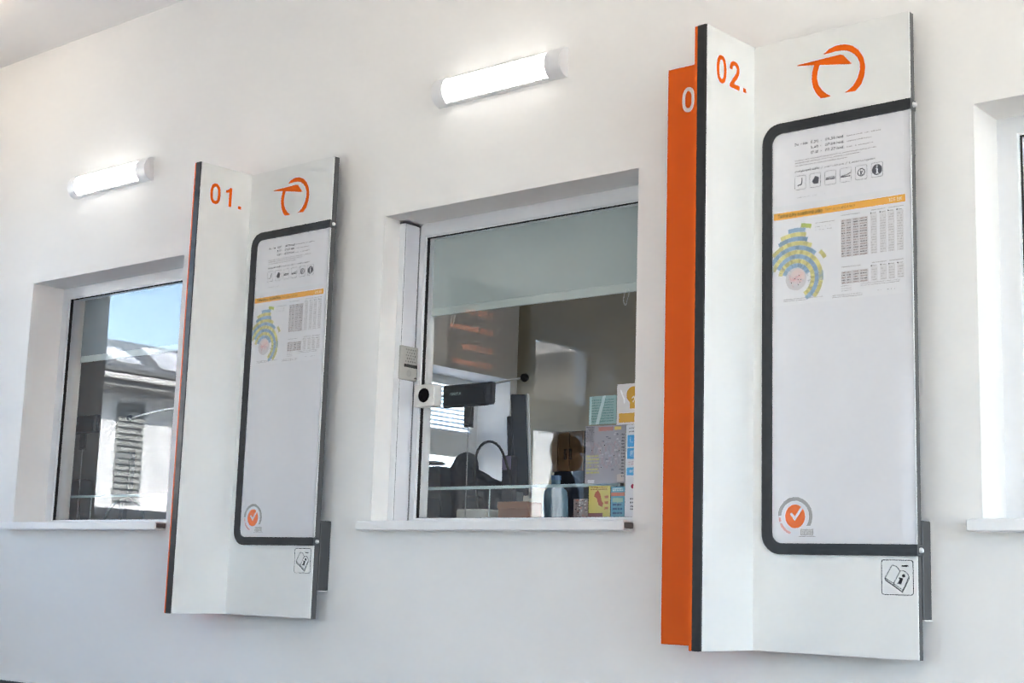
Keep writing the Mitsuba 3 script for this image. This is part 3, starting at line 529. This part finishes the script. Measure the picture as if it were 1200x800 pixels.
add('back_hump', turned(slab(-3.895, -3.868, 0.78, 1.0, 1.03, 1.34, -0.05)), 'm_matte', (0.018, 0.022, 0.03), k)
k = thing('cable', 'thick black cable looped above the counter beside the monitor', 'cable')
add('loop', tube(curve([(-4.02, 0.60, 0.78), (-4.018, 0.60, 1.06), (-4.02, 0.60, 1.139), (-3.998, 0.60, 1.197), (-3.947, 0.60, 1.22), (-3.894, 0.60, 1.20), (-3.854, 0.60, 1.142), (-3.829, 0.60, 1.081), (-3.81, 0.60, 0.95), (-3.80, 0.60, 0.78)], 44), 0.0055, 8), 'm_satin', (0.015, 0.015, 0.016), k, smooth=True)
k = thing('cable', 'black cable looped low behind the far ticket window', 'cable')
add('loop', tube(curve([(-6.66, 0.60, 0.78), (-6.643, 0.60, 0.917), (-6.589, 0.60, 0.976), (-6.472, 0.60, 1.015), (-6.379, 0.60, 0.992), (-6.31, 0.6, 0.78)], 30), 0.008, 8), 'm_satin', (0.03, 0.045, 0.045), k, smooth=True)
# swivel chair with a dark jacket over its back
k = thing('office_chair', 'office chair behind the counter in the middle window', 'chair')
add('backrest', bx(-4.74, -4.40, 1.17, 1.23, 0.62, 1.10, 0.02), 'm_satin', (0.03, 0.035, 0.045), k)
add('seat', bx(-4.80, -4.34, 1.22, 1.70, 0.44, 0.52, 0.02), 'm_satin', (0.03, 0.035, 0.045), k)
add('back_bar', bx(-4.60, -4.54, 1.23, 1.27, 0.40, 0.95, 0.008), 'm_satin', (0.03, 0.03, 0.03), k)
add('column', lathe([(0, 0.08), (0.03, 0.08), (0.03, 0.44), (0, 0.44)], 16, -4.57, 1.46), 'm_metal', (0.4, 0.4, 0.4), k, smooth=40)
for i in range(5):
    a = i * 2 * math.pi / 5
    add('foot', tube([(-4.57, 1.46, 0.10), (-4.57 + 0.28 * math.cos(a), 1.46 + 0.28 * math.sin(a), 0.05), (-4.57 + 0.29 * math.cos(a), 1.46 + 0.29 * math.sin(a), 0.0)], 0.022, 8), 'm_satin', (0.03, 0.03, 0.03), k, smooth=True)
k = thing('jacket', 'dark hooded jacket hung over the chair back in the middle window', 'jacket')
jb = [((-4.60, 1.20, 1.185), 0.062, (-4.62, 1.20, 1.12), 0.085), ((-4.62, 1.20, 1.12), 0.08, (-4.76, 1.20, 1.02), 0.055), ((-4.60, 1.20, 1.11), 0.08, (-4.40, 1.20, 1.055), 0.05), ((-4.62, 1.2, 1.1), 0.09, (-4.60, 1.2, 0.75), 0.09), ((-4.76, 1.2, 1.0), 0.055, (-4.76, 1.2, 0.72), 0.05), ((-4.42, 1.2, 1.04), 0.055, (-4.40, 1.2, 0.72), 0.05), ((-4.70, 1.2, 0.98), 0.07, (-4.48, 1.2, 0.98), 0.07)]
jm = blob(jb, 0.016, 10); v = jm.vertices
from meshkit import fbm as nfbm
jm.vertices = v + 0.018 * (nfbm(v * 16)[:, None] - 0.5) * jm.vertex_normals
add('cloth', jm, 'm_matte', (0.010, 0.012, 0.018), k, smooth=True)
def terminal(dx, label):
    k = thing('card_terminal', label, 'terminal', 'terminals beside the glass', T().translate([dx, 0, 0]))
    add('case', slab(-4.20, -4.105, 0.485, 0.56, 0.80, 1.112, -0.10), 'm_satin', (0.012, 0.015, 0.02), k)
    add('screen', slab(-4.187, -4.118, 0.483, 0.49, 0.97, 1.09, -0.10), 'm_plastic', (0.012, 0.014, 0.018), k)
    add('base', bx(-4.22, -4.10, 0.475, 0.575, 0.775, 0.81, 0.008), 'm_satin', (0.03, 0.034, 0.04), k)
terminal(0.015, 'black card terminal at the left edge of the middle ticket window')
terminal(-2.60, 'black card terminal at the left edge of the far ticket window')
k = thing('paper_stack', 'stack of white paper on the counter in the middle window', 'paper')
for j in range(3): add('sheet', slab(-4.02 + .004 * j, -3.845 - .003 * j, 0.48, 0.58, 0.775 + .052 * j, 0.825 + .052 * j, 0), 'm_matte', (0.55, 0.56, 0.55), k)
k = thing('cardboard_box', 'brown cardboard box on the counter in the middle window', 'box')
add('body', bx(-3.80, -3.64, 0.50, 0.585, 0.775, 0.957, 0.003), 'm_matte', (0.26, 0.125, 0.075), k)
add('flap', bx(-3.80, -3.64, 0.496, 0.502, 0.93, 0.958), 'm_matte', (0.30, 0.15, 0.09), k)
k = thing('small_carton', 'slim dark carton with a violet label beside the black cable', 'box')
add('body', bx(-3.892, -3.838, 0.625, 0.665, 0.775, 1.161, 0.003), 'm_matte', (0.018, 0.018, 0.026), k)
add('label', bx(-3.890, -3.842, 0.623, 0.626, 1.10, 1.158), 'm_matte', (0.13, 0.11, 0.20), k)
k = thing('water_bottle', 'blue water bottle behind the glass near the notices', 'bottle')
add('body', lathe([(0, 0), (0.052, 0), (0.056, 0.01), (0.056, 0.09), (0.053, 0.10), (0.056, 0.11), (0.056, 0.22), (0.05, 0.26), (0.02, 0.295), (0.02, 0.31), (0, 0.31)], 28, -3.893, 1.0, 0.775), 'm_plastic', (0.12, 0.24, 0.34), k, smooth=40)
add('cap', lathe([(0, 0), (0.022, 0), (0.022, 0.02), (0, 0.02)], 20, -3.893, 1.0, 1.085), 'm_plastic', (0.1, 0.2, 0.4), k, smooth=40)
k = thing('desk_lamp', 'flat grey desk lamp head behind the middle window', 'lamp')
add('head', lathe([(0, 0.012), (0.05, 0.008), (0.062, 0.0), (0.06, -0.004), (0, 0.0)], 24, -4.50, 0.85, 1.163), 'm_satin', (0.25, 0.26, 0.27), k, smooth=40)
add('arm', tube([(-4.52, 0.86, 1.166), (-4.60, 0.9, 1.14), (-4.62, 0.92, 0.80)], 0.006, 8), 'm_satin', (0.2, 0.2, 0.2), k, smooth=True)
add('base', lathe([(0, 0), (0.06, 0), (0.06, 0.015), (0, 0.02)], 20, -4.62, 0.92, 0.775), 'm_satin', (0.2, 0.2, 0.2), k, smooth=40)
k = thing('office_cabinet', 'dark office cabinet with small brown doors and two dark handles', 'cabinet')
add('body', bx(-5.47, -5.235, 3.0, 3.42, 0, 1.56, 0.003), 'm_satin', (0.03, 0.03, 0.03), k)
add('side_trim', bx(-5.475, -5.435, 2.983, 3.0, 1.315, 1.56), 'm_satin', (0.55, 0.42, 0.32), k)
for x0, x1, hx in ((-5.43, -5.345, -5.365), (-5.34, -5.24, -5.325)):
    d = add('door', bx(x0, x1, 2.985, 3.0, 1.315, 1.555, 0.002), 'm_satin', (0.20, 0.125, 0.06), k)
    add('handle', bx(hx - 0.006, hx + 0.006, 2.965, 2.985, 1.385, 1.45, 0.002), 'm_satin', (0.02, 0.018, 0.016), d)
# dark screen far left in window 1, its light switch box
k = thing('monitor', 'dark monitor on the counter behind the far ticket window', 'monitor')
add('case', bx(-7.15, -7.0, 0.98, 1.02, 1.02, 1.31, 0.006), 'm_satin', (0.03, 0.04, 0.06), k)
add('stand', join(bx(-7.09, -7.06, 1.0, 1.03, 0.78, 1.05), bx(-7.16, -7.0, 0.93, 1.08, 0.775, 0.79)), 'm_satin', (0.04, 0.045, 0.05), k)
k = thing('pin_board', 'dark grey pin board on the office end wall behind the far ticket window', 'pin board')
add('panel', bx(XL + 0.001, XL + 0.03, 0.36, 3.1, 0.82, 2.5, 0.003), 'm_matte', (0.10, 0.10, 0.10), k)
add('frame', join(*[bx(XL + 0.001, XL + 0.036, a, b, c, d) for a, b, c, d in ((0.34, 3.12, 2.5, 2.52), (0.34, 3.12, 0.80, 0.82), (0.34, 0.36, 0.82, 2.5), (3.1, 3.12, 0.82, 2.5))]), 'm_satin', (0.3, 0.3, 0.3), k)
# venetian blind of the office window
k = thing('venetian_blind', 'white venetian blind in the upper sash of the office window', 'blind')
xb = XL - 0.325
add('head_rail', bx(xb - 0.02, xb + 0.02, O0 + 0.07, O1 - 0.08, OZ1 - 0.07, OZ1 - 0.03), 'm_satin', (0.8, 0.8, 0.78), k)
for j in range(11):
    m = bx(-0.013, 0.013, O0 + 0.075, O1 - 0.085, -0.0006, 0.0006); a = 0.45; v = m.vertices.copy()
    m.vertices = np.stack([xb + v[:, 0] * math.cos(a) - v[:, 2] * math.sin(a), v[:, 1], 1.80 + 0.034 * j + v[:, 0] * math.sin(a) + v[:, 2] * math.cos(a)], 1)
    add('slat', m, 'm_matte', (0.82, 0.82, 0.80), k)
for y in (O0 + 0.25, O1 - 0.25): add('cord', bx(xb - 0.001, xb + 0.001, y, y + 0.002, 1.80, OZ1 - 0.05), 'm_matte', (0.7, 0.7, 0.68), k)

# ---------------------------------------------------------------- the hall behind the viewer, seen as reflections
k = thing('departure_display', 'black departure display with orange lines on the end wall, mirrored in the glass', 'display')
add('case', bx(XL + 0.02, XL + 0.07, -4.50, -3.56, 2.215, 2.93, 0.004), 'm_satin', (0.012, 0.012, 0.012), k)
led = []
for z, s, h in ((2.665, '7.51 Os', 0.040), (2.53, '8.05 Bratislava', 0.040), (2.385, '8.12 Kúty', 0.040), (2.265, '8.20 Leopoldov', 0.040)):
    led.append(txt(s, h, {7: 0.33, 15: 0.50, 9: 0.36, 14: 0.47}[len(s)], 0.001, True, 0, 0))
    led[-1].apply_translation([-4.03, z, 0])
for y in (-4.3, -3.8): add('bracket', bx(XL, XL + 0.021, y, y + 0.06, 2.4, 2.7), 'm_satin', (0.1, 0.1, 0.1), k)
d = add('lines', east(join(led), XL + 0.0705), 'm_satin', (0.2, 0.06, 0.03), k)
scene[d]['emitter'] = {'type': 'area', 'radiance': rgb(3.0, 0.7, 0.22)}
# person waiting near the end wall, turned to the hall's back
k = thing('person', 'person in a dark blue jacket and dark cap, mirrored in the middle window', 'person')
P0 = np.array([-6.0, -3.40, 0.0])
def J(x, y, z): return P0 + np.array([x, y, z])
nk, ch_, pv = J(0, 0.02, 1.40), J(0, 0.02, 1.22), J(0, 0.0, 0.90)
bones = [(J(0, -0.01, 1.535), 0.085, J(0, -0.055, 1.475), 0.06), (J(0, 0.02, 1.55), 0.088, J(0, -0.02, 1.56), 0.085), (J(0, -0.045, 1.48), 0.058, J(0, -0.075, 1.455), 0.032), (J(0, 0.01, 1.50), 0.058, nk, 0.062),
         (J(-0.11, 0.02, 1.33), 0.085, J(0.11, 0.02, 1.33), 0.085), (nk, 0.066, ch_, 0.12), (J(-0.08, 0.02, 1.25), 0.118, J(0.08, 0.02, 1.25), 0.118), (J(-0.08, 0.02, 1.25), 0.118, J(-0.065, 0.005, 1.05), 0.115), (J(0.08, 0.02, 1.25), 0.118, J(0.065, 0.005, 1.05), 0.115), (J(-0.065, 0.005, 1.05), 0.115, J(-0.075, 0, .93), 0.115), (J(0.065, 0.005, 1.05), 0.115, J(0.075, 0, .93), 0.115), (J(-0.06, 0.01, 1.15), 0.115, J(0.06, 0.01, 1.15), 0.115), (J(-0.07, 0, .95), 0.115, J(.07, 0, .95), .115), (ch_, .12, pv, .12)]
for s in (-1, 1):
    sh, el, wr = J(.19 * s, .03, 1.335), J(.25 * s, .05, 1.06), J(.23 * s, -.08, .84)
    bones += [(sh, .066, el, .05), (el, .05, wr, .036), (J(.1 * s, .03, 1.36), .06, sh, .068)]
    hp, kn, an = J(.09 * s, 0, .88), J(.10 * s, -.02 * s, .48), J(.10 * s, .0, .085)
    bones += [(hp, .088, kn, .062), (kn, .062, an, .045), (an, .043, J(.11 * s, -.15, .035), .035), (an, .043, J(.10 * s, .04, .04), .038)]
    pm = J(.23 * s, -.10, .77)
    bones += [(wr, .03, pm, .032)]
    for q in range(4): bones += [(pm + np.array([0, -.026 + .0175 * q, 0]), .0125, pm + np.array([0, -.033 + .0225 * q, -.055 + .004 * abs(q - 1.4)]), .0088), (pm + np.array([0, -.033 + .0225 * q, -.055 + .004 * abs(q - 1.4)]), .0088, pm + np.array([-.015 * s, -.031 + .0215 * q, -.098 + .009 * abs(q - 1.4)]), .0075)]
    bones += [(pm + np.array([0, -.02, .02]), .014, pm + np.array([-.012 * s, -.055, -.03]), .009)]
for s in (-1, 1): bones.append((J(.078 * s, .0, 1.535), .018, J(.082 * s, .005, 1.50), .013))
bones.append((J(0, -.10, 1.515), .012, J(0, -.112, 1.495), .014))
body = blob(bones, 0.0085, 6); v = body.vertices - P0
def turn_person(m):
    m.vertices[:, 2] *= 0.985
    m.apply_transform(trimesh.transformations.rotation_matrix(math.radians(50), [0, 0, 1], P0)); return m
skin, jk, tr, shoe = (0.30, 0.17, 0.12), (0.025, 0.035, 0.07), (0.03, 0.035, 0.05), (0.02, 0.02, 0.02)
col = np.tile(np.array(jk), (len(v), 1)); col[v[:, 2] < .86] = tr; col[v[:, 2] < .075] = shoe; col[(v[:, 2] > 1.412) & (np.abs(v[:, 0]) < .1)] = skin; col[(v[:, 2] < .83) & (np.abs(v[:, 0]) > .185)] = skin
add('body', turn_person(body), 'm_matte', col, k, smooth=True)
for q in (-1, 1):
    e = trimesh.creation.icosphere(2, 0.0125); e.apply_translation(J(.031 * q, -.088, 1.528)); fcol = np.tile((0.7, 0.68, 0.65), (len(e.vertices), 1)); fcol[e.vertices[:, 1] < P0[1] - .0975] = (0.03, 0.02, 0.015)
    add('eye', turn_person(e), 'm_matte', fcol, k, smooth=True)
add('mouth', turn_person(blob([(J(-.018, -.094, 1.470), .005, J(.018, -.094, 1.470), .005)], .004, 2)), 'm_matte', (0.28, 0.10, 0.09), k, smooth=True)
hair = trimesh.intersections.slice_mesh_plane(blob([(J(0, .028, 1.56), .080, J(0, .03, 1.50), .066)], 0.012, 4), [0, 1, 0], J(0, .012, 1.5), cap=True, engine='earcut')
add('hair', turn_person(hair), 'm_matte', (0.02, 0.014, 0.01), k, smooth=40)
cap = blob([(J(0, .01, 1.585), .094, J(0, -.02, 1.58), .092), (J(0, -.07, 1.575), .03, J(0, -.17, 1.555), .018), (J(-.04, -.08, 1.572), .022, J(-.03, -.15, 1.558), .016), (J(.04, -.08, 1.572), .022, J(.03, -.15, 1.558), .016)], 0.012, 6)
cap = trimesh.intersections.slice_mesh_plane(cap, [0, 0, 1], J(0, 0, 1.545), cap=True, engine='earcut')
add('cap', turn_person(cap), 'm_matte', (0.02, 0.02, 0.028), k, smooth=40)

# ---------------------------------------------------------------- outside
struct('pavement', bx(-120, 80, -120, 120, -0.4, -0.06), 'm_paving')
k = thing('neighbour_house', 'white rendered house with grey roof outside, mirrored in the far ticket window', 'house')
add('wall', bx(-19, -16, -12, -2, -0.06, 2.95), 'm_matte', (0.92, 0.92, 0.91), k)
sh_ = add('shutter', bx(-15.99, -15.96, -7.13, -6.73, 1.5, 2.80), 'm_satin', (0.16, 0.18, 0.19), k)
for j in range(16): add('slat', bx(-15.965, -15.935, -7.13, -6.73, 1.52 + .08 * j, 1.57 + .08 * j), 'm_satin', (0.24, 0.26, 0.27), k)
add('fascia', bx(-16.0, -15.5, -12.2, -1.8, 2.95, 3.12), 'm_satin', (0.16, 0.17, 0.18), k)
add('gutter', bx(-15.5, -15.42, -12.2, -1.8, 3.03, 3.11, 0.01), 'm_satin', (0.5, 0.5, 0.5), k)
rf = trimesh.convex.convex_hull([(x, y, z) for y in (-12.3, -1.7) for x, z in ((-15.4, 3.12), (-15.4, 3.17), (-16.75, 3.76), (-19.2, 3.17), (-19.2, 3.12))])
r_ = add('roof', rf, 'm_satin', (0.10, 0.11, 0.12), k)
def on_roof(y0, y1, x0, x1, sk=0.0):
    zz = lambda x: 3.175 + (-15.4 - x) / 1.35 * 0.59
    return trimesh.convex.convex_hull([(x, y, zz(x) + d) for x, y in ((x0, y0), (x0, y1), (x1, y1 + sk), (x1, y0 + sk)) for d in (0, .02)])
add('skylight', on_roof(-6.85, -6.45, -15.65, -16.25, 0.0), 'm_matte', (0.85, 0.85, 0.85), r_)
add('skylight', on_roof(-8.6, -7.1, -15.6, -16.5, -0.3), 'm_matte', (0.85, 0.85, 0.85), r_)
k = thing('platform_canopy', 'grey platform canopy on posts outside the end door', 'canopy')
add('roof', bx(-15.0, -7.9, -15.0, -8.7, 3.3, 3.45), 'm_satin', (0.35, 0.35, 0.35), k)
for x in (-14.6, -11.4): add('post', bx(x, x + .15, -14.4, -14.25, -0.06, 3.3), 'm_satin', (0.3, 0.3, 0.3), k)
for x in (-14.9, -8.3): add('post', bx(x, x + .15, -9.0, -8.85, -0.06, 3.3), 'm_satin', (0.3, 0.3, 0.3), k)
k = thing('warehouse', 'long white sunlit warehouse beyond the canopy', 'building')
add('wall', bx(-44, -36, -70, -31, -0.06, 9.0), 'm_matte', (0.9, 0.9, 0.89), k)
add('roof', bx(-44.4, -35.6, -70.4, -30.6, 9.0, 9.4), 'm_matte', (0.3, 0.3, 0.3), k)
